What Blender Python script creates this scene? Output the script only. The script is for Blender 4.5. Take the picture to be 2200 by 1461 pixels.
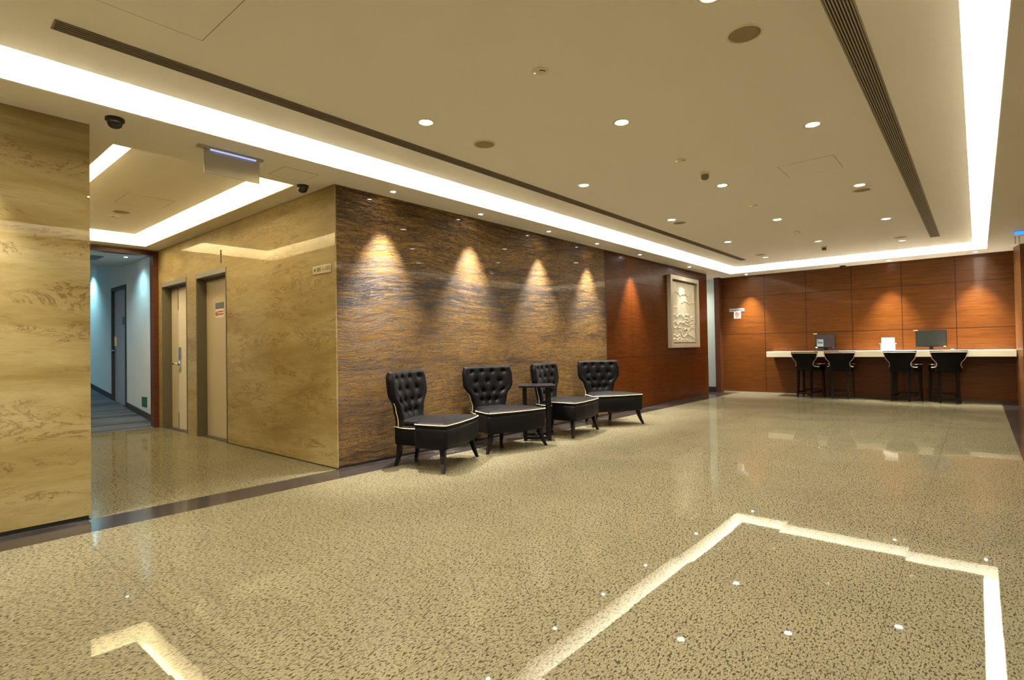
import bpy, bmesh, math, random
from mathutils import Vector, Matrix, noise

for o in list(bpy.data.objects): bpy.data.objects.remove(o)
scene = bpy.context.scene
COL = scene.collection
PI = math.pi
R = math.radians

# ------------------------------------------------------------------ camera, world, exposure
CAM_H, F_PX, YAW, PITCH, ROLL = 1.12, 1172.93, 0.70649, 0.01523, -0.0168
def camera():
    f = Vector((-math.sin(YAW)*math.cos(PITCH), math.cos(YAW)*math.cos(PITCH), math.sin(PITCH)))
    r = Vector((math.cos(YAW), math.sin(YAW), 0)); u = r.cross(f)
    r2 = r*math.cos(ROLL) + u*math.sin(ROLL); u2 = -r*math.sin(ROLL) + u*math.cos(ROLL)
    cd = bpy.data.cameras.new('camera'); cd.sensor_width = 36; cd.sensor_fit = 'HORIZONTAL'
    cd.lens = F_PX/2200*36; cd.clip_start = .02; cd.clip_end = 100
    c = bpy.data.objects.new('camera', cd); COL.objects.link(c)
    m = Matrix((r2, u2, -f)).transposed().to_4x4(); m.translation = (0, 0, CAM_H)
    c.matrix_world = m; scene.camera = c
camera()
w = bpy.data.worlds.new('world'); scene.world = w; w.use_nodes = True
w.node_tree.nodes['Background'].inputs[0].default_value = (.9, .75, .5, 1)
w.node_tree.nodes['Background'].inputs[1].default_value = .02
scene.view_settings.view_transform = 'Standard'; scene.view_settings.look = 'None'
scene.view_settings.gamma = 1; scene.view_settings.use_curve_mapping = False
scene.view_settings.exposure = 2.5
COVE_COL, COVE_E = (1.0, .91, .73), 6.5
LOBBY_COL, LOBBY_E = (1.0, .80, .44), 6.0
DOWN_COL, DOWN_W = (1.0, .91, .76), 44.0
SPOT_COL, SPOT_W = (1.0, .94, .86), 185.0
def spot(loc, watts, col, size=60, blend=.6, rad=.02, aim=(0, 0, -1), par=None):
    l = bpy.data.lights.new('spot', 'SPOT'); l.energy = watts; l.color = col
    l.spot_size = R(size); l.spot_blend = blend; l.shadow_soft_size = rad
    o = bpy.data.objects.new('spot', l); COL.objects.link(o); o.location = loc
    o.rotation_euler = Vector(aim).to_track_quat('-Z', 'Y').to_euler()
    if par: o.parent = par
    return o

# ------------------------------------------------------------------ room measures (metres)
H, HC = 2.717, 2.83                       # soffit and raised ceiling panel
XW, YB, YC, YP, YF = -4.64, 13.222, 2.861, .973, 12.246
XCO, XCI, XRI, XRO = -4.236, -4.04, -.034, .159
YBO, YBI = 12.609, 12.37
XR, YN = .95, -3.0
ZT = 3.04

# ------------------------------------------------------------------ materials
MATS = {}
class NT:
    def __init__(s, name):
        s.m = bpy.data.materials.new(name); s.m.use_nodes = True
        s.t = s.m.node_tree; s.b = s.t.nodes['Principled BSDF']; MATS[name] = s.m
    def n(s, kind, **kw):
        nd = s.t.nodes.new('ShaderNode'+kind)
        for k, v in kw.items():
            if k in nd.inputs: nd.inputs[k].default_value = v
            else: setattr(nd, k, v)
        return nd
    def l(s, a, b): s.t.links.new(a, b)
    def set(s, **kw):
        for k, v in kw.items():
            k = k.replace('_', ' ')
            i = s.b.inputs[k]
            i.default_value = (*v, 1) if isinstance(v, tuple) and len(v) == 3 else v
        return s
    def coord(s, scale=(1, 1, 1), loc=(0, 0, 0), rot=(0, 0, 0)):
        tc = s.n('NewGeometry'); mp = s.n('Mapping'); s.l(tc.outputs['Position'], mp.inputs['Vector'])
        mp.inputs['Scale'].default_value = scale; mp.inputs['Location'].default_value = loc; mp.inputs['Rotation'].default_value = rot
        return mp.outputs[0]
    def noise(s, vec, scale, detail=4, rough=.5, dist=0):
        nd = s.n('TexNoise'); nd.inputs['Scale'].default_value = scale; nd.inputs['Detail'].default_value = detail
        nd.inputs['Roughness'].default_value = rough; nd.inputs['Distortion'].default_value = dist
        s.l(vec, nd.inputs['Vector']); return nd.outputs[0]
    def ramp(s, fac, stops, interp='LINEAR'):
        nd = s.n('ValToRGB'); cr = nd.color_ramp; cr.interpolation = interp
        while len(cr.elements) < len(stops): cr.elements.new(.5)
        for e, (p, c) in zip(cr.elements, stops):
            e.position = p; e.color = (*c, 1) if isinstance(c, tuple) else (c, c, c, 1)
        s.l(fac, nd.inputs[0]); return nd.outputs[0]
    def mix(s, fac, a, b, mode='MIX'):
        nd = s.n('Mix', data_type='RGBA', blend_type=mode)
        for sock, v in ((nd.inputs[0], fac), (nd.inputs[6], a), (nd.inputs[7], b)):
            if hasattr(v, 'is_output'): s.l(v, sock)
            elif isinstance(v, tuple): sock.default_value = (*v, 1)
            else: sock.default_value = v
        return nd.outputs[2]
    def math(s, op, a, b=0.0, c=0.0):
        nd = s.n('Math', operation=op)
        for i, v in enumerate((a, b, c)):
            if hasattr(v, 'is_output'): s.l(v, nd.inputs[i])
            else: nd.inputs[i].default_value = v
        return nd.outputs[0]
    def bump(s, h, strength=.3, dist=.01):
        nd = s.n('Bump'); nd.inputs['Strength'].default_value = strength; nd.inputs['Distance'].default_value = dist
        s.l(h, nd.inputs['Height']); s.l(nd.outputs[0], s.b.inputs['Normal']); return nd
    def color(s, c): s.l(c, s.b.inputs['Base Color'])

def simple(name, col, rough=.5, metal=0.0, **kw):
    t = NT(name); t.set(Base_Color=col, Roughness=rough, Metallic=metal, **kw); return t.m
def emis(name, col, e):
    t = NT(name); t.set(Base_Color=(.0, .0, .0), Emission_Color=col, Emission_Strength=e); return t.m

simple('ceiling_paint', (.86, .83, .76), .9)
simple('cove_paint', (.88, .86, .80), .9)
simple('white_wall', (.66, .69, .68), .7)
simple('corridor_ceiling', (.62, .64, .66), .9)
simple('steel_jamb', (.115, .105, .075), .45, .3)
simple('steel_head', (.26, .25, .22), .4, .4)
simple('door_cream', (.42, .36, .26), .45)
simple('door_cream_light', (.58, .52, .41), .45)
simple('door_grey', (.36, .38, .42), .5)
simple('dark_gap', (.02, .018, .014), .8)
simple('chrome', (.75, .75, .76), .2, 1.0)
simple('black_plastic', (.012, .012, .013), .3)
simple('dark_glass', (.03, .03, .035), .08)
simple('screen_dark', (.035, .042, .04), .25)
simple('screen_grey', (.075, .065, .075), .25)
simple('white_plastic', (.92, .91, .89), .4)
simple('off_white', (.70, .66, .52), .5)
simple('counter_white', (.92, .87, .72), .35)
simple('speaker_grille', (.36, .28, .16), .8)
simple('fixture_rim', (.74, .68, .52), .5)
simple('vent_grey', (.17, .13, .085), .6)
simple('vent_light', (.34, .28, .19), .6)
simple('leg_black', (.005, .0045, .005), .3, Specular_IOR_Level=.25)
simple('piping', (.60, .47, .30), .75)
simple('frame_silver', (.45, .40, .31), .38, .35)
simple('paper_blue', (.35, .50, .58), .7)
simple('ink', (.03, .04, .07), .7)
simple('plate_grey', (.42, .38, .28), .35, .5)
simple('plate_back', (.42, .47, .50), .35, .4)
simple('plate_bluegrey', (.09, .11, .14), .5)
simple('sticker_white', (.58, .54, .50), .6)
simple('red', (.50, .015, .012), .6)
simple('green_vent', (.02, .12, .075), .5)
simple('base_dark', (.035, .03, .03), .4)
simple('metal_trim', (.5, .47, .42), .35, .7)
simple('acrylic', (.46, .42, .34), .3, Transmission_Weight=.3)
simple('tan', (.8, .62, .32), .5)
emis('cove_glow', COVE_COL, COVE_E)
emis('lobby_glow', LOBBY_COL, LOBBY_E)
emis('lamp_glow', (1, .93, .78), 14)
emis('spot_glow', (1, .95, .88), 30)
emis('dim_lamp', (1, .88, .62), .75)
emis('cool_lamp', (.55, .85, 1), 5)
emis('exit_glow', (.04, .22, .9), .35)
emis('red_led', (1, .12, .06), 1.2)
emis('blue_tube', (.25, .3, .75), .35)
emis('white_led', (.9, .95, 1), 1.5)
emis('amber_led', (1, .6, .1), 1.2)

def granite():
    t = NT('granite')
    v = t.coord((1, .42, 1), rot=(0, 0, R(50)))
    big = t.noise(t.coord(), 1.6, 2)
    n1 = t.noise(v, 125, 2, .55, .4)
    n2 = t.noise(v, 210, 2, .6)
    base = t.mix(t.ramp(big, [(.35, 0.), (.65, 1.)]), (.116, .102, .060), (.138, .122, .073))
    base = t.mix(t.ramp(n2, [(.45, 0.), (.62, 1.)]), base, (.195, .176, .112))
    base = t.mix(t.ramp(n1, [(.54, 0.), (.60, .9)]), base, (.028, .021, .012))
    # tile joints 0.62 x 0.638
    g = t.n('NewGeometry'); sp = t.n('SeparateXYZ'); t.l(g.outputs['Position'], sp.inputs[0])
    cells = []; lines = None
    for ax, o, d in (('X', -.93, .62), ('Y', .84, .638)):
        q = t.math('DIVIDE', t.math('SUBTRACT', sp.outputs[ax], o), d)
        cells.append(t.math('FLOOR', q))
        fr = t.math('ABSOLUTE', t.math('SUBTRACT', t.math('FRACT', t.math('ADD', q, .5)), .5))
        ln = t.math('LESS_THAN', fr, .0024)
        lines = ln if lines is None else t.math('MAXIMUM', lines, ln)
    base = t.mix(t.math('MULTIPLY', lines, .75), base, (.06, .045, .03))
    cb = t.n('CombineXYZ'); t.l(cells[0], cb.inputs[0]); t.l(cells[1], cb.inputs[1])
    wn = t.n('TexWhiteNoise', noise_dimensions='3D'); t.l(cb.outputs[0], wn.inputs['Vector'])
    # every slab lies a hair out of level
    sc = t.n('VectorMath', operation='MULTIPLY_ADD'); t.l(wn.outputs['Color'], sc.inputs[0])
    sc.inputs[1].default_value = (.008, .008, 0); sc.inputs[2].default_value = (-.004, -.004, 0)
    ad = t.n('VectorMath', operation='ADD'); t.l(g.outputs['Normal'], ad.inputs[0]); t.l(sc.outputs[0], ad.inputs[1])
    wav = t.noise(t.coord(), 3.0, 1)
    bp_ = t.bump(wav, .012, .01); t.l(ad.outputs[0], bp_.inputs['Normal'])
    t.color(base); t.set(Roughness=.6, Specular_IOR_Level=0.0)
    # polished surface: clear sealed stone, softer than glass at grazing angles
    gl = t.n('BsdfGlossy'); gl.inputs['Roughness'].default_value = .02; t.l(bp_.outputs[0], gl.inputs['Normal'])
    fr = t.n('Fresnel'); fr.inputs['IOR'].default_value = 1.38
    ms = t.n('MixShader'); t.l(t.math('MULTIPLY', fr.outputs[0], .55), ms.inputs[0]); t.l(t.b.outputs[0], ms.inputs[1]); t.l(gl.outputs[0], ms.inputs[2])
    for l_ in list(t.b.inputs['Normal'].links): t.t.links.remove(l_)
    t.l(ms.outputs[0], t.t.nodes['Material Output'].inputs['Surface'])
granite()

def dark_marble():
    t = NT('dark_marble')
    v = t.coord((1, 1, 1))
    n = t.noise(v, 3.0, 6, .6, .5)
    vein = t.math('ABSOLUTE', t.math('SUBTRACT', t.noise(t.coord((2.2, .5, 1)), 2.2, 5, .6, 1.2), .5))
    c = t.ramp(n, [(.3, (.019, .016, .0155)), (.7, (.036, .031, .030))])
    big = t.noise(t.coord(), .9, 1)
    m = t.math('MULTIPLY', t.ramp(vein, [(.0, 1.), (.012, 0.)]), t.ramp(big, [(.55, 0.), (.62, .7)]))
    c = t.mix(m, c, (.32, .29, .27))
    t.color(c); t.set(Roughness=.12, Specular_IOR_Level=.3)
dark_marble()

def travertine():
    t = NT('travertine')
    v = t.coord((.55, .55, 2.6))
    n = t.noise(v, 1.5, 7, .60, .6)
    c = t.ramp(n, [(.28, (.20, .132, .042)), (.42, (.275, .203, .070)), (.54, (.33, .255, .105)), (.7, (.40, .325, .16))])
    fine = t.noise(t.coord((1.1, 1.1, 6)), 5, 7, .74, 1.0)
    c = t.mix(t.ramp(fine, [(.34, .42), (.52, 0.)]), c, (.21, .135, .045))
    vs = t.noise(t.coord((.9, .9, 2.9), loc=(4, 1, 7)), 2.3, 10, .72, 1.2)
    vein = t.math('ABSOLUTE', t.math('SUBTRACT', vs, .5))
    msk = t.noise(t.coord((.8, .8, 3.2), loc=(9, 2, 1)), 2.0, 4)
    m = t.math('MULTIPLY', t.ramp(vein, [(.0, 1.), (.018, 0.)]), t.ramp(msk, [(.49, 0.), (.56, .9)]))
    haze = t.math('MULTIPLY', t.ramp(vein, [(.0, .35), (.09, 0.)]), t.ramp(msk, [(.44, 0.), (.60, 1.)]))
    c = t.mix(haze, c, (.30, .19, .06))
    c = t.mix(m, c, (.105, .058, .022))
    # slab joints
    g = t.n('NewGeometry'); sp = t.n('SeparateXYZ'); t.l(g.outputs['Position'], sp.inputs[0])
    ln = t.math('LESS_THAN', t.math('ABSOLUTE', t.math('SUBTRACT', sp.outputs['Z'], 2.20)), .0018)
    ln2 = t.math('LESS_THAN', t.math('ABSOLUTE', t.math('SUBTRACT', sp.outputs['X'], -5.86)), .002)
    c = t.mix(t.math('MULTIPLY', t.math('MAXIMUM', ln, ln2), .45), c, (.25, .16, .07))
    t.color(c); t.set(Roughness=.5, Specular_IOR_Level=.3)
    t.set(Coat_Weight=.45, Coat_Roughness=.012)
travertine()

def brown_stone():
    t = NT('brown_stone')
    wob = t.noise(t.coord((.5, .5, .4)), 1.1, 2)
    g = t.n('NewGeometry')
    ad = t.n('VectorMath', operation='MULTIPLY_ADD'); cb = t.n('CombineXYZ'); t.l(wob, cb.inputs[2])
    t.l(cb.outputs[0], ad.inputs[0]); ad.inputs[1].default_value = (0, 0, .35); t.l(g.outputs['Position'], ad.inputs[2])
    def st(scale, loc=(0, 0, 0)):
        mp = t.n('Mapping'); t.l(ad.outputs[0], mp.inputs[0]); mp.inputs['Scale'].default_value = scale; mp.inputs['Location'].default_value = loc
        return mp.outputs[0]
    bands = t.noise(st((.14, .14, 2.6)), 2.4, 5, .62, .15)
    c = t.ramp(bands, [(.34, (.018, .010, .006)), (.41, (.05, .024, .007)), (.455, (.17, .088, .017)), (.50, (.055, .026, .007)), (.55, (.23, .13, .024)), (.62, (.09, .043, .009)), (.70, (.27, .16, .035))])
    # slate grey streaks in the middle band
    sp = t.n('SeparateXYZ'); t.l(ad.outputs[0], sp.inputs[0])
    zz = t.math('ABSOLUTE', t.math('SUBTRACT', sp.outputs['Z'], 1.92))
    gm = t.math('MULTIPLY', t.ramp(zz, [(.10, 1.), (.42, 0.)]), t.ramp(t.noise(st((.35, .35, 2.2), (3, 3, 3)), 2.5, 5, .6), [(.36, 0.), (.50, .95)]))
    c = t.mix(gm, c, (.030, .026, .028))
    streak = t.noise(st((.9, .9, 10)), 3.2, 8, .70, .35)
    c = t.mix(t.ramp(streak, [(.46, .0), (.58, .7)]), c, (.23, .13, .026), 'MIX')
    crack = t.noise(st((2.0, 2.0, 10), (1, 5, 2)), 3.0, 6, .70, .8)
    cr = t.ramp(t.math('ABSOLUTE', t.math('SUBTRACT', crack, .5)), [(.0, 1.), (.012, .9), (.04, 0.)])
    spz = t.n('SeparateXYZ'); t.l(ad.outputs[0], spz.inputs[0])
    zf = t.math('DIVIDE', spz.outputs['Z'], 3.0)
    gold = t.ramp(zf, [(.06, 0.), (.20, .55), (.50, .6), (.60, .1), (.72, .1), (.80, .4), (.88, 0.)])
    c = t.mix(t.math('MULTIPLY', gold, t.ramp(streak, [(.36, .25), (.52, 1.)])), c, (.185, .10, .022))
    c = t.mix(t.math('MULTIPLY', cr, .9), c, (.014, .006, .003))
    t.color(c); t.set(Roughness=.45, Specular_IOR_Level=.3, Coat_Weight=.13, Coat_Roughness=.015)
    h = t.math('SUBTRACT', streak, t.math('MULTIPLY', cr, .5))
    t.bump(h, .55, .012)
brown_stone()

def wood(name, axis, xs, zs, dark=(.085, .022, .0025), light=(.175, .052, .006), spec=.25, coat=.06):
    t = NT(name)
    sc = (.9, 1, 26) if axis == 'X' else (1, .9, 26)
    n = t.noise(t.coord(sc), 2.6, 6, .65, .5)
    fine = t.noise(t.coord((sc[0], sc[1], 90)), 4, 4, .7)
    c = t.mix(t.ramp(n, [(.32, 0.), (.68, 1.)]), dark, light)
    c = t.mix(t.ramp(fine, [(.36, .5), (.56, 0.)]), c, tuple(k*.5 for k in dark))
    g = t.n('NewGeometry'); sp = t.n('SeparateXYZ'); t.l(g.outputs['Position'], sp.inputs[0])
    ln = None
    for a, arr in ((axis, xs), ('Z', zs)):
        for v in arr:
            q = t.math('LESS_THAN', t.math('ABSOLUTE', t.math('SUBTRACT', sp.outputs[a], v)), .006)
            ln = q if ln is None else t.math('MAXIMUM', ln, q)
    if ln is not None: c = t.mix(t.math('MULTIPLY', ln, .9), c, (.012, .005, .003))
    # each veneer panel keeps its own tone
    t.color(c); t.set(Roughness=.36, Specular_IOR_Level=spec, Coat_Weight=coat, Coat_Roughness=.05)
    if ln is not None: t.bump(t.math('MULTIPLY', ln, -1), .4, .004)
wood('wood_left', 'Y', [8.71, 9.56, 10.4, 11.3], [2.24, .93], (.036, .0075, .0006), (.125, .031, .0026), .10, .04)
wood('wood_back', 'X', [-3.69, -2.84, -1.98, -1.13, -.30], [2.225, 1.36, .0], (.080, .0215, .002), (.165, .052, .0065))
wood('wood_plain', 'X', [], [], (.13, .055, .02), (.22, .10, .035))
wood('wood_frame', 'X', [], [], (.07, .022, .010), (.11, .035, .015))

def carpet():
    t = NT('carpet')
    v = t.coord((1, .06, 1)); s_ = t.noise(v, 9, 3, .6)
    c = t.ramp(s_, [(.38, (.022, .028, .036)), (.5, (.055, .064, .08)), (.62, (.085, .092, .105))])
    t.color(c); t.set(Roughness=.95)
    t.bump(t.noise(t.coord(), 300, 2), .3, .004)
carpet()

def fabric():
    t = NT('satin')
    n = t.noise(t.coord(), 14, 4, .6)
    t.color(t.ramp(n, [(.3, (.0015, .0014, .0017)), (.7, (.0038, .0034, .0042))]))
    t.set(Roughness=.48, Sheen_Weight=.03, Sheen_Roughness=.35, Specular_IOR_Level=.16)
    t.b.inputs['Sheen Tint'].default_value = (.55, .5, .6, 1)
    t.bump(t.noise(t.coord(), 26, 3), .12, .01)
fabric()
def canvas():
    t = NT('relief')
    n = t.noise(t.coord((1, 1, 1)), 5, 5, .6)
    t.color(t.ramp(n, [(.35, (.50, .46, .36)), (.65, (.58, .54, .43))])); t.set(Roughness=.5, Metallic=.1)
canvas()

# ------------------------------------------------------------------ mesh helpers
def M(n): return MATS[n]
def box(bm, x0, x1, y0, y1, z0, z1, mat=0, bev=0.0):
    vs = [bm.verts.new(p) for p in ((x0,y0,z0),(x1,y0,z0),(x1,y1,z0),(x0,y1,z0),(x0,y0,z1),(x1,y0,z1),(x1,y1,z1),(x0,y1,z1))]
    fs = [bm.faces.new([vs[i] for i in q]) for q in ((3,2,1,0),(4,5,6,7),(0,1,5,4),(1,2,6,5),(2,3,7,6),(3,0,4,7))]
    for f in fs: f.material_index = mat
    if bev:
        es = list({e for f in fs for e in f.edges})
        r = bmesh.ops.bevel(bm, geom=es, offset=bev, segments=2, affect='EDGES', profile=.5)
        for f in r['faces']: f.material_index = mat
    return bm
def lathe(bm, prof, seg=24, c=(0, 0, 0), mats=None):
    """prof: (radius, z) list; closed ends when radius is 0"""
    rings = []
    for r, z in prof:
        if r <= 1e-6: rings.append([bm.verts.new((c[0], c[1], c[2]+z))])
        else: rings.append([bm.verts.new((c[0]+r*math.cos(2*PI*i/seg), c[1]+r*math.sin(2*PI*i/seg), c[2]+z)) for i in range(seg)])
    for k in range(len(rings)-1):
        a, b = rings[k], rings[k+1]; mi = mats[k] if mats else 0
        for i in range(seg):
            j = (i+1) % seg
            if len(a) == 1 and len(b) == 1: continue
            if len(a) == 1: f = bm.faces.new((a[0], b[i], b[j]))
            elif len(b) == 1: f = bm.faces.new((a[j], a[i], b[0]))
            else: f = bm.faces.new((a[j], a[i], b[i], b[j]))
            f.material_index = mi; f.smooth = True
    return bm
def tube(bm, pts, r, seg=8, closed=False):
    pts = [Vector(p) for p in pts]; n = len(pts); rings = []
    rr = r if isinstance(r, (list, tuple)) else [r]*n
    up = None
    for i, p in enumerate(pts):
        a = pts[(i-1) % n] if closed or i > 0 else p; b = pts[(i+1) % n] if closed or i < n-1 else p
        d = (b-a).normalized()
        if up is None: up = d.orthogonal().normalized()
        up = (up - d*up.dot(d)).normalized(); s = d.cross(up)
        rings.append([bm.verts.new(p + (up*math.cos(2*PI*k/seg) + s*math.sin(2*PI*k/seg))*rr[i]) for k in range(seg)])
    m = n if closed else n-1
    for i in range(m):
        a, b = rings[i], rings[(i+1) % n]
        for k in range(seg):
            f = bm.faces.new((a[k], a[(k+1) % seg], b[(k+1) % seg], b[k])); f.smooth = True
    if not closed:
        bm.faces.new(rings[0][::-1]); bm.faces.new(rings[-1])
    return bm
def bar(bm, pts, sizes, twist=0):
    """square-section bar through pts; sizes (half x, half y) per point; mostly vertical"""
    rings = []
    for p, s in zip(pts, sizes):
        a, b = s
        rings.append([bm.verts.new((p[0]+dx*a, p[1]+dy*b, p[2])) for dx, dy in ((-1,-1),(1,-1),(1,1),(-1,1))])
    for i in range(len(rings)-1):
        for k in range(4):
            bm.faces.new((rings[i][k], rings[i][(k+1) % 4], rings[i+1][(k+1) % 4], rings[i+1][k]))
    bm.faces.new(rings[0][::-1]); bm.faces.new(rings[-1])
    return bm
def obj(name, bm, mats, parent=None, smooth=False, loc=None, rotz=None):
    bmesh.ops.recalc_face_normals(bm, faces=bm.faces)
    me = bpy.data.meshes.new(name); bm.to_mesh(me); bm.free()
    for m in (mats if isinstance(mats, (list, tuple)) else [mats]): me.materials.append(M(m))
    if smooth:
        for p in me.polygons: p.use_smooth = True
    o = bpy.data.objects.new(name, me); COL.objects.link(o)
    if parent: o.parent = parent
    if loc: o.location = loc
    if rotz is not None: o.rotation_euler = (0, 0, rotz)
    return o
def nb(): return bmesh.new()
def struct(name, bm, mats, parent=None, **kw):
    o = obj(name, bm, mats, parent, **kw)
    if not parent: o['kind'] = 'structure'
    return o
def tag(o, label, cat, group=None):
    o['label'] = label; o['category'] = cat
    if group: o['group'] = group
    return o
def thing(name, label, cat, loc=(0, 0, 0), rz=0, group=None):
    o = bpy.data.objects.new(name, None); COL.objects.link(o); o.empty_display_size = .1
    o.location = loc; o.rotation_euler = (0, 0, rz); return tag(o, label, cat, group)
def dup(root, loc, rz, label, group=None):
    def cp(o, par):
        c = o.copy(); COL.objects.link(c); c.parent = par
        for ch in o.children: cp(ch, c)
        return c
    r = cp(root, None); r.location = loc; r.rotation_euler = (0, 0, rz); r['label'] = label
    if group: r['group'] = group
    return r
def text(name, s, size, mat, parent, loc, rot, ext=.0006):
    cu = bpy.data.curves.new(name, 'FONT'); cu.body = s; cu.size = size; cu.extrude = ext; cu.align_x = 'CENTER'; cu.align_y = 'CENTER'
    tmp = bpy.data.objects.new(name+'_t', cu); COL.objects.link(tmp)
    bpy.context.view_layer.update()
    me = bpy.data.meshes.new_from_object(tmp.evaluated_get(bpy.context.evaluated_depsgraph_get()))
    bpy.data.objects.remove(tmp); bpy.data.curves.remove(cu)
    me.name = name; me.materials.clear(); me.materials.append(M(mat))
    o = bpy.data.objects.new(name, me); COL.objects.link(o); o.parent = parent; o.location = loc; o.rotation_euler = rot
    return o
def B(*a, **k): return box(nb(), *a, **k)

# ================================================================== SETTING
# ---- floors
struct('floor', B(-4.30, .293, YN, YB, -.1, 0), 'granite')
struct('floor', B(-9.60, XW, YP, YC+.16, -.1, 0), 'granite')
struct('floor', B(.293, XR, YN, YB, -.1, 0), 'dark_marble')
struct('floor', B(XW, -4.30, YN, YB+.14, -.1, 0), 'dark_marble')
struct('floor', B(-7.0, XW, YF, YB+.14, -.1, 0), 'dark_marble')
def ramp():
    bm = nb(); k = .108
    x0, x1 = -9.6, -19.0
    prof = [(x0, 0), (x1, (x0-x1)*k), (x1, (x0-x1)*k-.1), (x0, -.1)]
    vs = [[bm.verts.new((x, y, z)) for x, z in prof] for y in (.9, 2.9)]
    bm.faces.new(vs[0]); bm.faces.new(vs[1][::-1])
    for i in range(4): bm.faces.new((vs[0][i], vs[0][(i+1)%4], vs[1][(i+1)%4], vs[1][i]))
    struct('floor', bm, 'carpet')
ramp()
# ---- ceilings
def ceil_ring(x0, x1, y0, y1, X0, X1, Y0, Y1, z0, z1, mats):
    """solid ring between the outer rectangle (X..) and the opening (x..); opening faces get cove paint"""
    bm = nb()
    for a in ((X0, x0, Y0, Y1), (x1, X1, Y0, Y1), (x0, x1, Y0, y0), (x0, x1, y1, Y1)):
        if a[1]-a[0] > 1e-4 and a[3]-a[2] > 1e-4: box(bm, *a, z0, z1)
    return bm
struct('ceiling', ceil_ring(XCO, XRO, -2.5, YBO, -4.80, XR, YN, YB+.14, H, ZT, None), 'ceiling_paint')
struct('ceiling', ceil_ring(-9.35, -4.95, 1.18, 2.63, -9.60, -4.80, YP-.1, YC+.04, H, ZT, None), 'ceiling_paint')
struct('ceiling', B(-7.0, -4.80, YF-.1, YB+.14, H, ZT), 'ceiling_paint')
struct('ceiling', B(XCI, XRI, -2.28, YBI, HC, ZT), 'ceiling_paint')
struct('ceiling', B(-9.07, -5.2, 1.39, 2.42, HC, ZT), 'ceiling_paint')
struct('ceiling', B(-9.7, XR, YN, YB+.14, ZT+.012, ZT+.1), 'cove_paint')
# white lining of the light slots
def lining(x0, x1, y0, y1, ix0, ix1, iy0, iy1, name):
    bm = nb(); t = .006
    for a in ((x0, x0+t, y0, y1), (x1-t, x1, y0, y1), (x0+t, x1-t, y0, y0+t), (x0+t, x1-t, y1-t, y1)):
        box(bm, *a, H+.004, ZT)
    struct(name, bm, 'cove_paint')
lining(XCO, XRO, -2.5, YBO, XCI, XRI, -2.28, YBI, 'trim_1')
lining(-9.35, -4.95, 1.18, 2.63, -9.07, -5.2, 1.39, 2.42, 'trim_2')
def corridor_ceiling():
    bm = nb(); k = .07; z = 2.66
    struct('ceiling', B(-11.6, -9.74, .9, 2.9, 2.70, 2.80), 'corridor_ceiling')
    x0, x1 = -11.6, -19.0; z = 2.70; k = .09
    prof = [(x0, z), (x1, z+(x0-x1)*k), (x1, z+(x0-x1)*k+.1), (x0, z+.1)]
    vs = [[bm.verts.new((x, y, q)) for x, q in prof] for y in (.9, 2.9)]
    bm.faces.new(vs[0]); bm.faces.new(vs[1][::-1])
    for i in range(4): bm.faces.new((vs[0][i], vs[0][(i+1)%4], vs[1][(i+1)%4], vs[1][i]))
    struct('ceiling', bm, 'corridor_ceiling')
corridor_ceiling()
# ---- walls
struct('wall_left', B(XW-.119, XW, YC+.014, 7.83, .025, H), 'brown_stone')
struct('wall_left', B(XW-.12, XW, 7.83, YF, .025, H), 'wood_left')
struct('trim_3', B(XW-.12, XW+.006, 7.823, 7.835, .0, H), 'base_dark')
struct('baseboard_left', B(XW-.11, XW-.004, YC+.02, YF-.01, 0, .025), 'base_dark')
struct('wall_left', B(XW-.12, XW+.0, 13.02, YB, 0, H), 'wood_frame')
struct('wall_left', B(-9.58, XW, YN, YP, .03, H), 'travertine')
struct('baseboard_left', B(-9.57, XW-.012, YN, YP-.012, 0, .03), 'base_dark')
struct('wall_back', B(XW, XR, YB, YB+.12, 0, H), 'wood_back')
struct('trim_4', B(XW, -2.85, YB-.012, YB, 0, .022), 'metal_trim')
struct('baseboard_back', B(-2.85, .5, YB-.008, YB, 0, .018), 'base_dark')
def pilaster():
    bm = nb(); pts = [(.515, 13.222), (.500, 12.80), (.565, 12.40), (XR, 12.40), (XR, 13.222)]
    lo = [bm.verts.new((x, y, 0)) for x, y in pts]; hi = [bm.verts.new((x, y, H)) for x, y in pts]
    bm.faces.new(lo[::-1]); bm.faces.new(hi)
    for i in range(5): bm.faces.new((lo[i], lo[(i+1)%5], hi[(i+1)%5], hi[i]))
    struct('trim_5', bm, 'wood_plain')
pilaster()
struct('wall_right', B(XR, XR+.12, YN, YB+.12, 0, ZT), 'travertine')
struct('wall_front', B(XW-.1, XR+.12, YN-.12, YN, 0, ZT), 'travertine')
# passage beyond the doorway at the end of the left wall
struct('wall_back', B(-7.0, XW-.12, YB+.14, YB+.24, 0, H), 'white_wall')
struct('baseboard_back', B(-7.0, XW-.12, YB+.125, YB+.14, 0, .10), 'base_dark')
struct('wall_left', B(-7.1, -7.0, YF-.1, YB+.24, 0, H), 'white_wall')
struct('wall_left', B(-7.0, XW-.12, YF-.1, YF, 0, H), 'white_wall')

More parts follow.
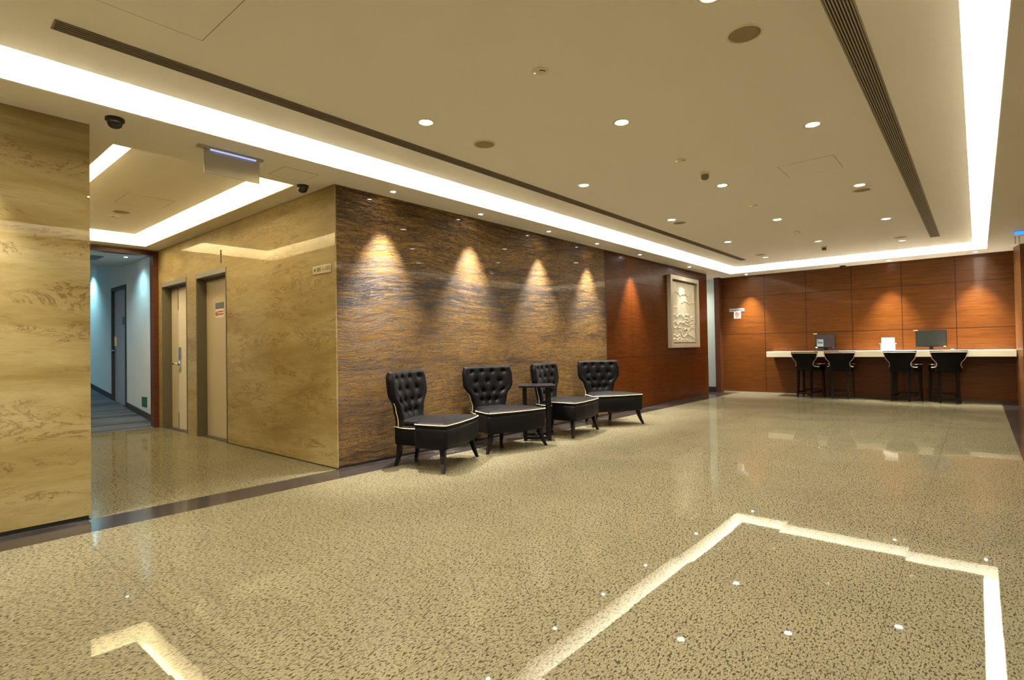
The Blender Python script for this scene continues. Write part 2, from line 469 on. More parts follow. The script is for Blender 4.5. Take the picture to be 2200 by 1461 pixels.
# lift wall (travertine) with two door openings
D1 = (-8.08, -7.10); D2 = (-9.43, -8.42); DZ = 2.195
def lift_wall():
    bm = nb(); x0, x1 = -9.60, XW
    for a, b in ((x0, D2[0]), (D2[1], D1[0])): box(bm, a, b, YC, YC+.16, 0, DZ)
    box(bm, x0, D1[1], YC, YC+.16, DZ, H)
    box(bm, D1[1], XW-.12, YC, YC+.16, .012, H); box(bm, XW-.12, XW, YC, YC+.014, .012, H)
    struct('wall_back', bm, 'travertine')
lift_wall()
struct('baseboard_back', B(D1[1]+.002, XW-.005, YC+.004, YC+.15, 0, .012), 'base_dark')
struct('wall_back', B(-9.6, XW-.12, YC+.165, YC+.26, 0, H), 'dark_gap')
def lift_door(n, x0, x1, double):
    # steel lining of the opening
    bm = nb(); y0, y1 = YC-.004, YC+.16
    box(bm, x0, x0+.022, y0, y1, 0, DZ); box(bm, x1-.022, x1, y0, y1, 0, DZ)
    fr = struct(n, bm, 'steel_jamb')
    struct('door_head', B(x0+.022, x1-.022, y0, YC+.09, DZ-.06, DZ), 'steel_head', fr)
    struct('door_head', B(x0+.022, x1-.022, YC+.09, y1, DZ-.09, DZ), 'steel_jamb', fr)
    a, b = x0+.024, x1-.024; yl = YC+.122
    if double:
        m = a+.30
        struct('door_leaf', B(a, m-.002, yl, yl+.035, .006, DZ-.09), 'door_cream', fr)
        struct('door_leaf', B(m+.002, b, yl-.004, yl+.035, .006, DZ-.09), 'door_cream_light', fr)
        struct('door_bolt', B(m-.012, m+.006, yl-.010, yl-.004, 1.78, DZ-.09), 'vent_grey', fr)
        struct('door_bolt', B(m-.012, m+.006, yl-.010, yl-.004, .01, .24), 'vent_grey', fr)
        h = B(m+.035, m+.125, yl-.022, yl-.004, 1.03, 1.22, bev=.006); hb = struct('door_handle', h, 'chrome', fr)
        bm = nb(); lathe(bm, [(0, 0), (.032, 0), (.032, .014), (0, .014)], 20)
        for v in bm.verts: v.co = Vector((v.co.x+m+.08, yl-.022-v.co.z, v.co.y+.975))
        tube(bm, [(m+.08, yl-.03, .975), (m+.08, yl-.07, .975), (m+.03, yl-.075, .975), (m-.07, yl-.07, .972)], .012, 8)
        struct('door_lever', bm, 'chrome', hb, smooth=True)
        struct('door_lock', B(m+.055, m+.10, yl-.018, yl-.004, .87, .94, bev=.005), 'chrome', fr)
    else:
        struct('door_leaf', B(a, b, yl, yl+.035, .006, DZ-.09), 'door_cream', fr)
    struct('door_sill', B(a, b, YC+.03, YC+.16, 0, .006), 'base_dark', fr)
    return fr
lift_door('door_1', *D1, False)
lift_door('door_2', *D2, True)
# wooden portal of the corridor
def portal():
    bm = nb()
    box(bm, -9.74, -9.585, 2.79, 2.858, 0, 2.70); box(bm, -9.74, -9.585, .98, 1.04, 0, 2.70)
    box(bm, -9.74, -9.585, 1.04, 2.79, 2.63, 2.70)
    struct('trim_6', bm, 'wood_frame')
portal()
struct('wall_left', B(-9.76, -9.62, .9, 3.1, 2.70, ZT), 'ceiling_paint')
CX0, CX1 = -12.27, -11.38
def corridor_wall():
    bm = nb(); y0, y1 = 2.9, 3.1
    box(bm, CX1, -9.60, y0, y1, 0, 3.3); box(bm, -19, CX0, y0, y1, 0, 3.6); box(bm, CX0, CX1, y0, y1, 2.36, 3.4)
    struct('wall_back', bm, 'white_wall')
    struct('wall_left', B(-19.1, -19, .8, 3.1, 0, 4), 'white_wall')
    struct('wall_front', B(-19, -9.75, .8, .9, 0, 3.8), 'white_wall')
    bm = nb(); k = .108
    for a, b in ((-9.745, CX1), (CX0, -19)):
        za, zb = (-9.6-a)*k, (-9.6-b)*k
        q = [(a, za), (b, zb), (b, zb+.10), (a, za+.10)]
        vs = [[bm.verts.new((x, y, z)) for x, z in q] for y in (2.885, 2.9)]
        bm.faces.new(vs[0]); bm.faces.new(vs[1][::-1])
        for i in range(4): bm.faces.new((vs[0][i], vs[0][(i+1)%4], vs[1][(i+1)%4], vs[1][i]))
    struct('baseboard_back', bm, 'base_dark')
    zf = (-9.6-CX1)*k
    bm = nb()
    box(bm, CX0, CX0+.05, 2.885, 3.08, zf-.05, 2.36); box(bm, CX1-.05, CX1, 2.885, 3.08, zf-.05, 2.36); box(bm, CX0+.05, CX1-.05, 2.885, 3.08, 2.30, 2.36)
    d = struct('door_3', bm, 'base_dark')
    lf = struct('door_leaf', B(CX0+.05, CX1-.05, 2.93, 2.97, zf+.02, 2.30), 'door_grey', d)
    hb = struct('door_handle', B(CX0+.10, CX0+.17, 2.91, 2.93, 1.28, 1.46, bev=.004), 'tan', d)
    bm = nb(); tube(bm, [(CX0+.13, 2.93, 1.2), (CX0+.13, 2.87, 1.2), (CX0+.25, 2.865, 1.2)], .014, 8)
    struct('door_lever', bm, 'chrome', hb, smooth=True)
    struct('door_plate', B(CX1-.34, CX1-.19, 2.922, 2.93, 1.66, 1.80), 'plate_bluegrey', d)
corridor_wall()

# ================================================================== LAMPS AND CEILING FITTINGS
def cove(name, x0, x1, y0, y1, label, mat='cove_glow', group='cove lights of the lobby ceiling'):
    o = obj(name, B(x0, x1, y0, y1, ZT-.002, ZT+.008), mat)
    tag(o, label, 'light', None)
cove('cove_light', XCO+.006, XCI, -2.28, YBI, 'long warm white cove light slot above the brown stone wall and armchairs')
cove('cove_light', XRI, XRO-.006, -2.28, YBI, 'long warm white cove light slot along the right edge of the hall ceiling')
cove('cove_light', XCO+.006, XRO-.006, YBI, YBO-.006, 'warm white cove light slot across the far end above the wood wall and counter')
cove('cove_light', XCO+.006, XRO-.006, -2.5+.006, -2.28, 'warm white cove light slot across the near end of the hall ceiling')
cove('cove_light', -9.07, -5.2, 2.42, 2.624, 'warm cove light slot above the cream lift doors in the side lobby', 'lobby_glow')
cove('cove_light', -9.07, -5.2, 1.186, 1.39, 'short warm cove light slot just right of the big beige stone pier', 'lobby_glow')
cove('cove_light', -9.344, -9.07, 1.186, 2.624, 'warm cove light slot above the wooden portal of the blue corridor', 'lobby_glow')

# recessed downlights of the raised ceiling
def downlight(glow='lamp_glow'):
    t = thing('ceiling_downlight', '', 'light')
    bm = lathe(nb(), [(.046, .0), (.050, -.004), (.064, -.006), (.068, -.001), (.068, 0), (.046, 0)], 28); obj('trim_ring', bm, 'fixture_rim', t, True)
    bm = lathe(nb(), [(0, -.0015), (.047, -.0015), (.047, 0), (0, 0)], 28); obj('lamp', bm, glow, t)
    return t
DL = downlight(); DD = downlight('dim_lamp')
lit = [(-3.12, .55, None), (-3.12, 2.70, 'leftmost large round downlight in the nearest row, beside the long air slot'), (-3.13, 4.88, 'round downlight second along the left row by the air slot'),
       (-3.13, 7.05, 'round downlight third along the left row, touching a round speaker'), (-3.13, 9.24, 'small looking round downlight fourth along the left row near the far corner'),
       (-2.04, 1.54, None), (-2.03, 3.71, 'middle large round downlight in the front row of the ceiling'), (-2.05, 5.92, 'round downlight in the middle row next to the hanging sensor'), (-2.06, 8.08, 'small round downlight third in the middle row between two smoke detectors'),
       (-.95, .50, None), (-.955, 2.66, 'round downlight cut by the top edge of the picture'), (-.945, 4.77, 'rightmost large round downlight beside the dark air grille'), (-.94, 6.96, 'round downlight right of centre with a round speaker just behind it'), (-.93, 9.13, 'small round downlight nearest the far end of the dark air grille')]
first = True
for x, y, lab in lit:
    lab = lab or {.55: 'round downlight of the left row, behind the photographer', 1.54: 'round downlight of the middle row just above the picture', .50: 'round downlight of the right row, above the photographer'}[y]
    if first: DL.location = (x, y, HC); DL['label'] = lab; DL['group'] = 'lit round ceiling downlights'; t = DL; first = False
    else: t = dup(DL, (x, y, HC), 0, lab)
    spot((x, y, HC-.012), DOWN_W, DOWN_COL, 110, 1.0, .045)
dim = [(-2.0, 10.3, 'faint unlit-looking downlight in the middle row near the far cove'), (-.94, 11.31, 'faint downlight at the far right just beneath a round speaker'), (-3.15, 11.44, 'faint downlight at the far left corner of the raised ceiling')]
for i, (x, y, lab) in enumerate(dim):
    if i == 0: DD.location = (x, y, HC); DD['label'] = lab; DD['group'] = 'dim round ceiling downlights'
    else: dup(DD, (x, y, HC), 0, lab)

# small accent spots in the soffits
def accent():
    t = thing('accent_spotlight', '', 'light')
    obj('trim_ring', lathe(nb(), [(.024, 0), (.026, -.004), (.034, -.005), (.037, 0), (.024, 0)], 22), 'white_plastic', t, True)
    obj('lamp', lathe(nb(), [(0, -.003), (.012, -.0028), (.025, -.001), (.025, 0), (0, 0)], 22), 'spot_glow', t)
    return t
AS = accent(); AS['group'] = 'small accent spotlights in the soffit'
acc = [(-4.44, 3.40, 'first small spotlight above the brown stone wall, nearest the corner'), (-4.45, 4.68, 'second small spotlight above the brown stone wall, over the second armchair'),
       (-4.45, 6.03, 'third small spotlight above the brown stone wall, over the side table end'), (-4.45, 7.28, 'fourth small spotlight, last one above the brown stone wall'),
       (-4.45, 8.69, 'small spotlight above the red-brown wood panels left of the relief picture'), (-4.44, 10.80, 'small spotlight right above the framed relief picture'),
       (-3.99, 12.95, 'small spotlight over the no smoking sign in the far left corner'), (-1.30, 12.90, 'small spotlight over the white printer on the far counter'),
       (.0, 12.91, 'small spotlight over the far right end of the counter'), (-4.44, .28, 'small spotlight above the big beige stone pier, off the left picture edge'), (-4.44, -1.0, 'small spotlight above the beige pier behind the photographer')]
for i, (x, y, lab) in enumerate(acc):
    if i == 0: AS.location = (x, y, H); AS['label'] = lab
    else: dup(AS, (x, y, H), 0, lab)
    aim = (.03, 0, -1) if x < -4.3 else (0, .0, -1)
    spot((x, y, H-.012), SPOT_W*(.14 if abs(y-10.8) < .01 else .4 if y < 1 else .85), SPOT_COL, 62, 1.0, .012, aim)

# round loudspeakers
def speaker():
    t = thing('ceiling_speaker', '', 'speaker')
    obj('rim', lathe(nb(), [(.082, 0), (.083, -.006), (.094, -.005), (.098, 0), (.082, 0)], 32), 'fixture_rim', t, True)
    obj('grille', lathe(nb(), [(0, -.005), (.06, -.0045), (.082, -.003), (.082, 0), (0, 0)], 32), 'speaker_grille', t, True)
    return t
SP = speaker(); SP['group'] = 'round ceiling loudspeakers'
for i, (x, y, z, lab) in enumerate([(-.94, 3.115, HC, 'largest round brown ceiling speaker near the top edge of the picture'), (-3.10, 3.32, HC, 'round tan ceiling speaker just right of the first left downlight'),
        (-.95, 7.20, HC, 'round ceiling speaker touching a lit downlight on the right side'), (-3.125, 7.30, HC, 'round ceiling speaker touching a lit downlight on the left row'),
        (-3.125, 11.01, HC, 'round ceiling speaker at the far left corner'), (-.93, 10.90, HC, 'round ceiling speaker at the far right, above a faint downlight'),
        (-7.75, 1.93, HC, 'round ceiling speaker on the side lobby ceiling above the lift doors')]):
    if i == 0: SP.location = (x, y, z); SP['label'] = lab
    else: dup(SP, (x, y, z), 0, lab)
# smoke detectors
def detector():
    t = thing('smoke_detector', '', 'smoke detector')
    obj('body', lathe(nb(), [(0, -.014), (.03, -.014), (.046, -.010), (.052, 0), (0, 0)], 28), 'off_white', t, True)
    obj('red_light', lathe(nb(), [(0, -.003), (.006, -.002), (.007, 0), (0, 0)], 10, (-.026, -.022, -.012)), 'red_led', t)
    bm = nb()
    tube(bm, [(.037*math.cos(R(a)), .037*math.sin(R(a)), -.0125) for a in (-60, -48, -36, -24, -12, 0)], .0035, 6)
    obj('sensor_slot', bm, 'base_dark', t)
    return t
SD = detector(); SD['group'] = 'round smoke detectors'
for i, (x, y, z, lab) in enumerate([(-2.02, 2.68, HC, 'round smoke detector with a red light, nearest the camera'), (-2.047, 4.84, HC, 'round smoke detector with a red light, beside the hanging sensor'),
        (-2.06, 7.03, HC, 'round flat smoke detector in the middle of the ceiling, third from the front'), (-2.07, 9.21, HC, 'small flat smoke detector, farthest on the hall ceiling'), (-8.05, 1.93, HC, 'round smoke detector on the side lobby ceiling beside the speaker')]):
    if i == 0: SD.location = (x, y, z); SD['label'] = lab
    else: dup(SD, (x, y, z), 0, lab)
def sensor():
    t = thing('ceiling_sensor', '', 'sensor')
    obj('base', lathe(nb(), [(0, 0), (.05, 0), (.05, -.012), (.042, -.016), (0, -.016)], 24), 'fixture_rim', t, True)
    obj('head', lathe(nb(), [(.036, -.016), (.038, -.045), (.028, -.062), (0, -.066)], 20), 'vent_grey', t, True)
    return t
SE = sensor(); SE.location = (-2.03, 5.38, HC); SE['label'] = 'small hanging brown sensor between a smoke detector and a downlight'; SE['group'] = 'hanging ceiling sensors'
dup(SE, (-2.04, 10.96, HC), 0, 'tiny hanging sensor at the far end near the back cove light')
# dome cameras
def dome():
    t = thing('dome_camera', '', 'camera')
    obj('base', lathe(nb(), [(0, 0), (.056, 0), (.056, -.018), (.050, -.022), (0, -.022)], 28), 'black_plastic', t, True)
    obj('dome', lathe(nb(), [(.046, -.022), (.045, -.036), (.037, -.055), (.022, -.066), (0, -.070)], 28), 'dark_glass', t, True)
    return t
DC = dome(); DC.location = (-4.402, 1.063, H); DC['label'] = 'black dome camera on the soffit beside the big beige stone pier'; DC['group'] = 'black dome cameras'
dup(DC, (-4.905, 2.684, H), 0, 'black dome camera at the ceiling corner of the lift wall and brown stone')
dup(DC, (-2.10, 13.07, H), 0, 'tiny black dome camera above the far wood wall')
# linear air slots
def grille(label, x0, x1, y0, y1, n, mats, loc_z=HC):
    t = thing('air_grille', label, 'vent', ((x0+x1)/2, (y0+y1)/2, loc_z))
    cx, cy = (x0+x1)/2, (y0+y1)/2; hx, hy = (x1-x0)/2, (y1-y0)/2
    bm = nb(); e = .008
    box(bm, -hx, -hx+e, -hy, hy, -.006, 0); box(bm, hx-e, hx, -hy, hy, -.006, 0)
    box(bm, -hx+e, hx-e, -hy, -hy+e, -.006, 0); box(bm, -hx+e, hx-e, hy-e, hy, -.006, 0)
    obj('frame', bm, mats[1], t)
    obj('backing', B(-hx+e, hx-e, -hy+e, hy-e, -.001, 0), mats[0], t)
    for i in range(n):
        x = -hx+e+(2*hx-2*e)*(i+.5)/n
        obj('slat', B(x-.0035, x+.0035, -hy+e, hy-e, -.006, -.001), mats[1], t)
grille('long narrow brown air slot running beside the left cove light', -3.635, -3.525, .60, 11.44, 4, ('vent_grey', 'vent_grey'))
grille('dark ribbed air grille running along the right side of the ceiling', -.560, -.430, -1.2, 11.28, 8, ('dark_gap', 'vent_light'))
# flush access panels
def access(label, x0, x1, y0, y1, z):
    t = thing('access_panel', label, 'panel', ((x0+x1)/2, (y0+y1)/2, z)); hx, hy = (x1-x0)/2, (y1-y0)/2
    bm = nb(); e = .005
    box(bm, -hx, -hx+e, -hy, hy, -.0008, 0); box(bm, hx-e, hx, -hy, hy, -.0008, 0); box(bm, -hx+e, hx-e, -hy, -hy+e, -.0008, 0); box(bm, -hx+e, hx-e, hy-e, hy, -.0008, 0)
    obj('gap', bm, 'speaker_grille', t)
    obj('panel', B(-hx+e, hx-e, -hy+e, hy-e, -.0015, 0), 'ceiling_paint', t)
access('square flush access panel at the top left of the ceiling', -3.19, -2.60, .56, 1.172, HC)
access('faint square access panel in the middle right of the ceiling', -1.44, -.96, 5.67, 6.14, HC)
access('square flush access panel on the side lobby ceiling', -7.3, -6.8, 1.75, 2.2, HC)
access('narrow flush access panel on the soffit between hanging sign and dome camera', -4.80, -4.50, 2.30, 2.62, H)
# hanging frosted sign board
def hanging():
    t = thing('hanging_sign', 'blank frosted sign board hanging edge-lit under the soffit before the lift lobby', 'sign', (-4.49, 1.865, H))
    obj('mount', B(-.022, .022, -.26, .24, -.018, 0, bev=.003), 'plate_grey', t)
    obj('board', B(-.004, .004, -.212, .212, -.205, -.018), 'acrylic', t)
    obj('light_strip', B(.006, .020, -.17, .18, -.026, -.018), 'blue_tube', t)
hanging()
# emergency sign at the right
def exit_sign():
    t = thing('exit_sign', 'small blue glowing sign box under the ceiling at the right edge', 'sign', (.56, 10.9, H))
    obj('housing', B(-.14, .14, -.02, .02, -.075, 0, bev=.004), 'white_plastic', t)
    obj('face', B(-.12, .12, -.024, -.02, -.062, -.014), 'exit_glow', t)
    for x in (-.06, -.02): obj('lamp_tube', tube(nb(), [(x-.05, 0, -.075), (x-.05, 0, -.19)], .009, 8), 'off_white', t, True)
exit_sign()
# corridor fittings
tag(obj('corridor_light', B(-10.10, -10.0, 1.72, 2.06, 2.692, 2.70), 'cool_lamp'), 'cool white rectangular light at the near end of the blue corridor ceiling', 'light')
def corr_vent():
    t = thing('air_grille', 'grey slotted air vent on the blue corridor ceiling', 'vent', (-10.8, 2.0, 2.70))
    for i in range(4): obj('slat', B(-.25+i*.13, -.19+i*.13, -.6, .4, -.010, 0), 'base_dark', t)
corr_vent()
for x, e in ((-10.45, 9), (-13.6, 21), (-16.2, 21)):
    z = 2.70+max(0, (-11.6-x)*.09)
    o = thing('corridor_downlight', {-10.45: 'cool round downlight above the right end of the corridor wall', -13.6: 'cool round downlight above the corridor wall past the grey door', -16.2: 'cool round downlight deep in the blue corridor'}[x], 'light', (x, 2.66, z), group='cool corridor downlights')
    obj('lamp', lathe(nb(), [(0, -.004), (.022, -.004), (.025, .008), (0, .008)], 20), 'cool_lamp', o)
    spot((x, 2.66, z-.03), e, (.38, .85, 1), 120, 1.0, .08, (0, .0, -1))
spot((-11.2, 1.7, 2.66), 6, (.75, .8, 1), 150, 1, .1)  # fill light added to brighten the corridor, no fixture of its own
spot((-14.6, 1.7, 2.92), 13, (.4, .8, 1), 150, 1, .1)  # second added fill, cooler, farther up the corridor, also without a fixture
tag(obj('wall_vent', B(-10.53, -10.29, 2.888, 2.9, .262, .425, bev=.003), 'green_vent'), 'small dark green square vent low on the corridor wall', 'vent')
# doorway beyond left wall: its own ceiling lamp
o = thing('passage_downlight', 'round downlight inside the narrow passage left of the far wood wall', 'light', (-5.3, 12.75, H))
obj('lamp', lathe(nb(), [(0, -.004), (.05, -.004), (.055, 0), (0, 0)], 20), 'lamp_glow', o)
spot((-5.3, 12.75, H-.02), 15, (.93, 1, .84), 150, 1, .05)

# ================================================================== WALL ITEMS
def lift_signs():
    t = thing('lift_indicator', 'thin dark vertical indicator bar above the nearer cream lift door', 'sign', (-7.26, YC, 2.345))
    obj('bar', B(-.013, .013, -.008, 0, -.082, .082, bev=.003), 'vent_grey', t)
    y = YC+.122
    t = thing('door_notice', 'blue-grey plate over a red and white sticker on the nearer cream door', 'sign', (-7.62, y, 1.69))
    obj('plate', B(-.13, .13, -.004, 0, .02, .10), 'plate_bluegrey', t)
    obj('sticker', B(-.13, .13, -.003, 0, -.10, .018), 'sticker_white', t)
    bm = nb(); tube(bm, [(-.085+.026*math.cos(a*PI/10), -.004, -.045+.026*math.sin(a*PI/10)) for a in range(20)], .005, 6, True)
    tube(bm, [(-.103, -.004, -.027), (-.067, -.004, -.063)], .004, 6); obj('no_smoking_mark', bm, 'red', t)
    bm = nb()
    for i in range(6): box(bm, -.045+i*.026, -.025+i*.026, -.0045, -.003, -.030, -.010)
    obj('red_marks', bm, 'red', t)
    bm = nb()
    for i in range(6): box(bm, -.045+i*.027, -.024+i*.027, -.0045, -.003, -.062, -.047)
    obj('dark_marks', bm, 'ink', t)
    t = thing('room_sign', 'small metal plate reading 101 to 113 with a left arrow on the lift wall', 'sign', (-4.875, YC, 1.925))
    obj('plate', B(-.165, .165, -.006, 0, -.041, .041, bev=.002), 'plate_grey', t)
    text('room_number', '101', .056, 'ink', t, (-.05, -.0075, 0), (R(90), 0, 0))
    text('dash', '~', .056, 'ink', t, (.035, -.0075, 0), (R(90), 0, 0))
    text('room_number', '113', .056, 'ink', t, (.11, -.0075, 0), (R(90), 0, 0))
    bm = nb(); v = [bm.verts.new(p) for p in ((-.142, -.0075, 0), (-.115, -.0075, .02), (-.115, -.0075, -.02))]
    w_ = [bm.verts.new(p) for p in ((-.142, -.006, 0), (-.115, -.006, .02), (-.115, -.006, -.02))]
    bm.faces.new(v); bm.faces.new(w_[::-1])
    for i in range(3): bm.faces.new((v[i], v[(i+1)%3], w_[(i+1)%3], w_[i]))
    obj('arrow', bm, 'ink', t)
lift_signs()
def back_signs():
    t = thing('direction_sign', 'narrow blue-grey lettered plate in the left part of the far wood wall', 'sign', (-4.305, YB, 1.93))
    obj('plate', B(-.172, .172, -.006, 0, -.036, .036, bev=.002), 'plate_back', t)
    bm = nb()
    for i, wd in enumerate((.02, .014, .018, .014, .02, .014, .018, .02, .012, .018, .016, .018)):
        x = -.155+i*.026; box(bm, x, x+wd, -.0075, -.006, -.014, .014)
    obj('lettering', bm, 'ink', t)
    t = thing('no_smoking_sign', 'square white no smoking sign with a red ring beneath the lettered plate', 'sign', (-4.295, YB, 1.812))
    obj('plate', B(-.08, .08, -.005, 0, -.08, .08), 'sticker_white', t)
    bm = nb(); tube(bm, [(.042*math.cos(a*PI/12), -.006, .018+.042*math.sin(a*PI/12)) for a in range(24)], .006, 6, True)
    tube(bm, [(-.029, -.006, .047), (.029, -.006, -.011)], .005, 6); obj('red_ring', bm, 'red', t)
    obj('cigarette', B(-.026, .026, -.0065, -.005, .012, .022), 'ink', t)
    obj('caption', B(-.05, .05, -.0065, -.005, -.062, -.052), 'red', t)
back_signs()
def picture():
    y0, y1, z0, z1 = 10.16, 11.58, 1.075, 2.522
    t = thing('relief_picture', 'tall framed pale silver relief of mountains and waves on the wood wall', 'picture', (XW, (y0+y1)/2, (z0+z1)/2))
    hy, hz = (y1-y0)/2, (z1-z0)/2; fw = .085; d = .075
    for nm, a in (('frame_side', (-hy, -hy+fw, -hz, hz)), ('frame_side', (hy-fw, hy, -hz, hz)), ('frame_rail', (-hy+fw, hy-fw, -hz, -hz+fw)), ('frame_rail', (-hy+fw, hy-fw, hz-fw, hz))):
        obj(nm, B(0, d+.01, a[0], a[1], a[2], a[3], bev=.006), 'frame_silver', t)
    obj('backing', B(0, .02, -hy+fw, hy-fw, -hz+fw, hz-fw), 'base_dark', t)
    # relief canvas
    ny, nz = 110, 130; iy, iz = hy-fw-.02, hz-fw-.025
    rnd = random.Random(4)
    ridges = []
    for k, (zb, ya, yb_, amp) in enumerate([(.80, 0, .75, .05), (.68, .4, 1, .05), (.58, 0, .25, .03), (.47, .35, 1, .09), (.44, 0, .4, .04), (.40, .5, 1, .06), (.345, .45, 1, .04), (.32, 0, .55, .09), (.28, .5, 1, .07), (.24, 0, .4, .03), (.23, .45, 1, .06), (.18, .3, .8, .16), (.14, .45, .95, .16), (.12, 0, .35, .04), (.09, .55, 1, .12), (.05, 0, .4, .03), (.06, .3, .7, .12)]):
        ph = rnd.uniform(0, 50); ridges.append((zb, ya, yb_, amp, ph))
    bm = nb(); g = []
    for j in range(nz+1):
        row = []; v = j/nz
        for i in range(ny+1):
            u = i/ny; hgt = 0
            for zb, ya, yb_, amp, ph in ridges:
                if u < ya-.02 or u > yb_+.02: continue
                zc = zb + amp*noise.noise(Vector((u*3.2+ph, ph, 0)))*1.0 + (.3*amp+.018)*noise.noise(Vector((u*10+ph, 7, 0))) + .012*noise.noise(Vector((u*30+ph, 3, 0)))
                dd = (v-zc)*100
                fade = min(1, max(0, (u-ya+.02)/.06))*min(1, max(0, (yb_+.02-u)/.06))
                if dd < 0: hgt += fade*.013*math.exp(dd/1.0)
                else: hgt += fade*.013*math.exp(-(dd/.4)**2)
            hgt += .0025*noise.noise(Vector((u*9, v*12, 2)))
            row.append(bm.verts.new((.028+hgt, -iy+2*iy*u, -iz+2*iz*v)))
        g.append(row)
    for j in range(nz):
        for i in range(ny):
            f = bm.faces.new((g[j][i], g[j][i+1], g[j+1][i+1], g[j+1][i])); f.smooth = True
    per = [g[0][i] for i in range(ny+1)] + [g[j][ny] for j in range(1, nz+1)] + [g[nz][i] for i in range(ny-1, -1, -1)] + [g[j][0] for j in range(nz-1, 0, -1)]
    low = [bm.verts.new((.02, v.co.y, v.co.z)) for v in per]
    for i in range(len(per)):
        j = (i+1) % len(per); bm.faces.new((per[i], low[i], low[j], per[j]))
    obj('relief_panel', bm, 'relief', t)
picture()

# ================================================================== SEATING
def smoothstep(t): t = max(0, min(1, t)); return t*t*(3-2*t)
def interp(tab, t):
    for (a, va), (b, vb) in zip(tab, tab[1:]):
        if t <= b: return va + (vb-va)*smoothstep((t-a)/(b-a))
    return tab[-1][1]
def backrest_mesh(tab, z0, z1, x0, x1, curve, th, tufts=None, nu=48, nv=56):
    """padded concave back: tab = half width over height; x0,x1 = front face foot/top; returns bmesh and edge function"""
    def front(u, t):
        w = interp(tab, t); y = u*w
        x = x0 + (x1-x0)*(t**1.15) + curve*(u*u)*(.45+.55*math.sin(min(1, t)*PI*.62)) + .018*math.exp(-((t)/.16)**2)
        return x, y, z0+(z1-z0)*t
    def pt(u, t, side):
        x, y, z = front(u, t)
        e = (max(0, 1-abs(u)**7))**.5 * (max(0, 1-max(0, (t-.90)/.10)**2.5))**.5
        if side > 0:
            pad = .030*e; dimp = 0
            if tufts:
                for (tu, tt) in tufts:
                    dy = (u-tu)*interp(tab, t); dz = (t-tt)*(z1-z0); r2 = dy*dy+dz*dz
                    dimp += .030*math.exp(-r2/(.017**2)) + .012*math.exp(-r2/(.040**2))
                # folds between tufts on the diamond lines
                dimp += 0
            return Vector((x+pad-dimp*e, y, z - .006*(1-e)))
        return Vector((x-th*(.35+.65*e), y, z - .004*(1-e)))
    bm = nb(); F, Bk = [], []
    for j in range(nv+1):
        t = j/nv; F.append([]); Bk.append([])
        for i in range(nu+1):
            u = -1+2*i/nu
            F[-1].append(bm.verts.new(pt(u, t, 1))); Bk[-1].append(bm.verts.new(pt(u, t, -1)))
    for j in range(nv):
        for i in range(nu):
            bm.faces.new((F[j][i], F[j][i+1], F[j+1][i+1], F[j+1][i])); bm.faces.new((Bk[j][i+1], Bk[j][i], Bk[j+1][i], Bk[j+1][i+1]))
        bm.faces.new((F[j][0], F[j+1][0], Bk[j+1][0], Bk[j][0])); bm.faces.new((F[j+1][nu], F[j][nu], Bk[j][nu], Bk[j+1][nu]))
    for i in range(nu):
        bm.faces.new((F[nv][i], F[nv][i+1], Bk[nv][i+1], Bk[nv][i])); bm.faces.new((F[0][i+1], F[0][i], Bk[0][i], Bk[0][i+1]))
    for f in bm.faces: f.smooth = True
    return bm, pt
def outline_normals(pts):
    n = len(pts); out = []
    for i in range(n):
        a, b = Vector(pts[i-1]), Vector(pts[(i+1) % n]); d = (b-a).normalized(); out.append(Vector((d.y, -d.x)))
    return out
def loft(bm, pts, rings, crown=0.0):
    """pts ccw outline; rings (inset, z) from bottom to top; domed cap"""
    nr = outline_normals(pts); R_ = []
    for ins, z in rings: R_.append([bm.verts.new((p[0]-n.x*ins, p[1]-n.y*ins, z)) for p, n in zip(pts, nr)])
    m = len(pts)
    for a, b in zip(R_, R_[1:]):
        for i in range(m): bm.faces.new((a[i], a[(i+1)%m], b[(i+1)%m], b[i]))
    bm.faces.new(R_[0][::-1])
    cx = sum(v.co.x for v in R_[-1])/m; cy = sum(v.co.y for v in R_[-1])/m; prev = R_[-1]; z = rings[-1][1]
    for s in (.96, .88, .75, .58, .38, .18):
        ring = [bm.verts.new((cx+(v.co.x-cx)*s, cy+(v.co.y-cy)*s, z+crown*(1-s*s))) for v in R_[-1]]
        for i in range(m): bm.faces.new((prev[i], prev[(i+1)%m], ring[(i+1)%m], ring[i]))
        prev = ring
    c = bm.verts.new((cx, cy, z+crown))
    for i in range(m): bm.faces.new((prev[i], prev[(i+1)%m], c))
    for f in bm.faces: f.smooth = True
def rounded(poly, r=.03, k=4):
    out = []; n = len(poly)
    for i in range(n):
        p = Vector(poly[i]); a = (Vector(poly[i-1])-p); b = (Vector(poly[(i+1)%n])-p)
        ra = min(r, a.length*.45); rb = min(r, b.length*.45); pa = p+a.normalized()*ra; pb = p+b.normalized()*rb
        for s in range(k+1):
            t = s/k; out.append(tuple(pa.lerp(p, t).lerp(p.lerp(pb, t), t)))
    return out

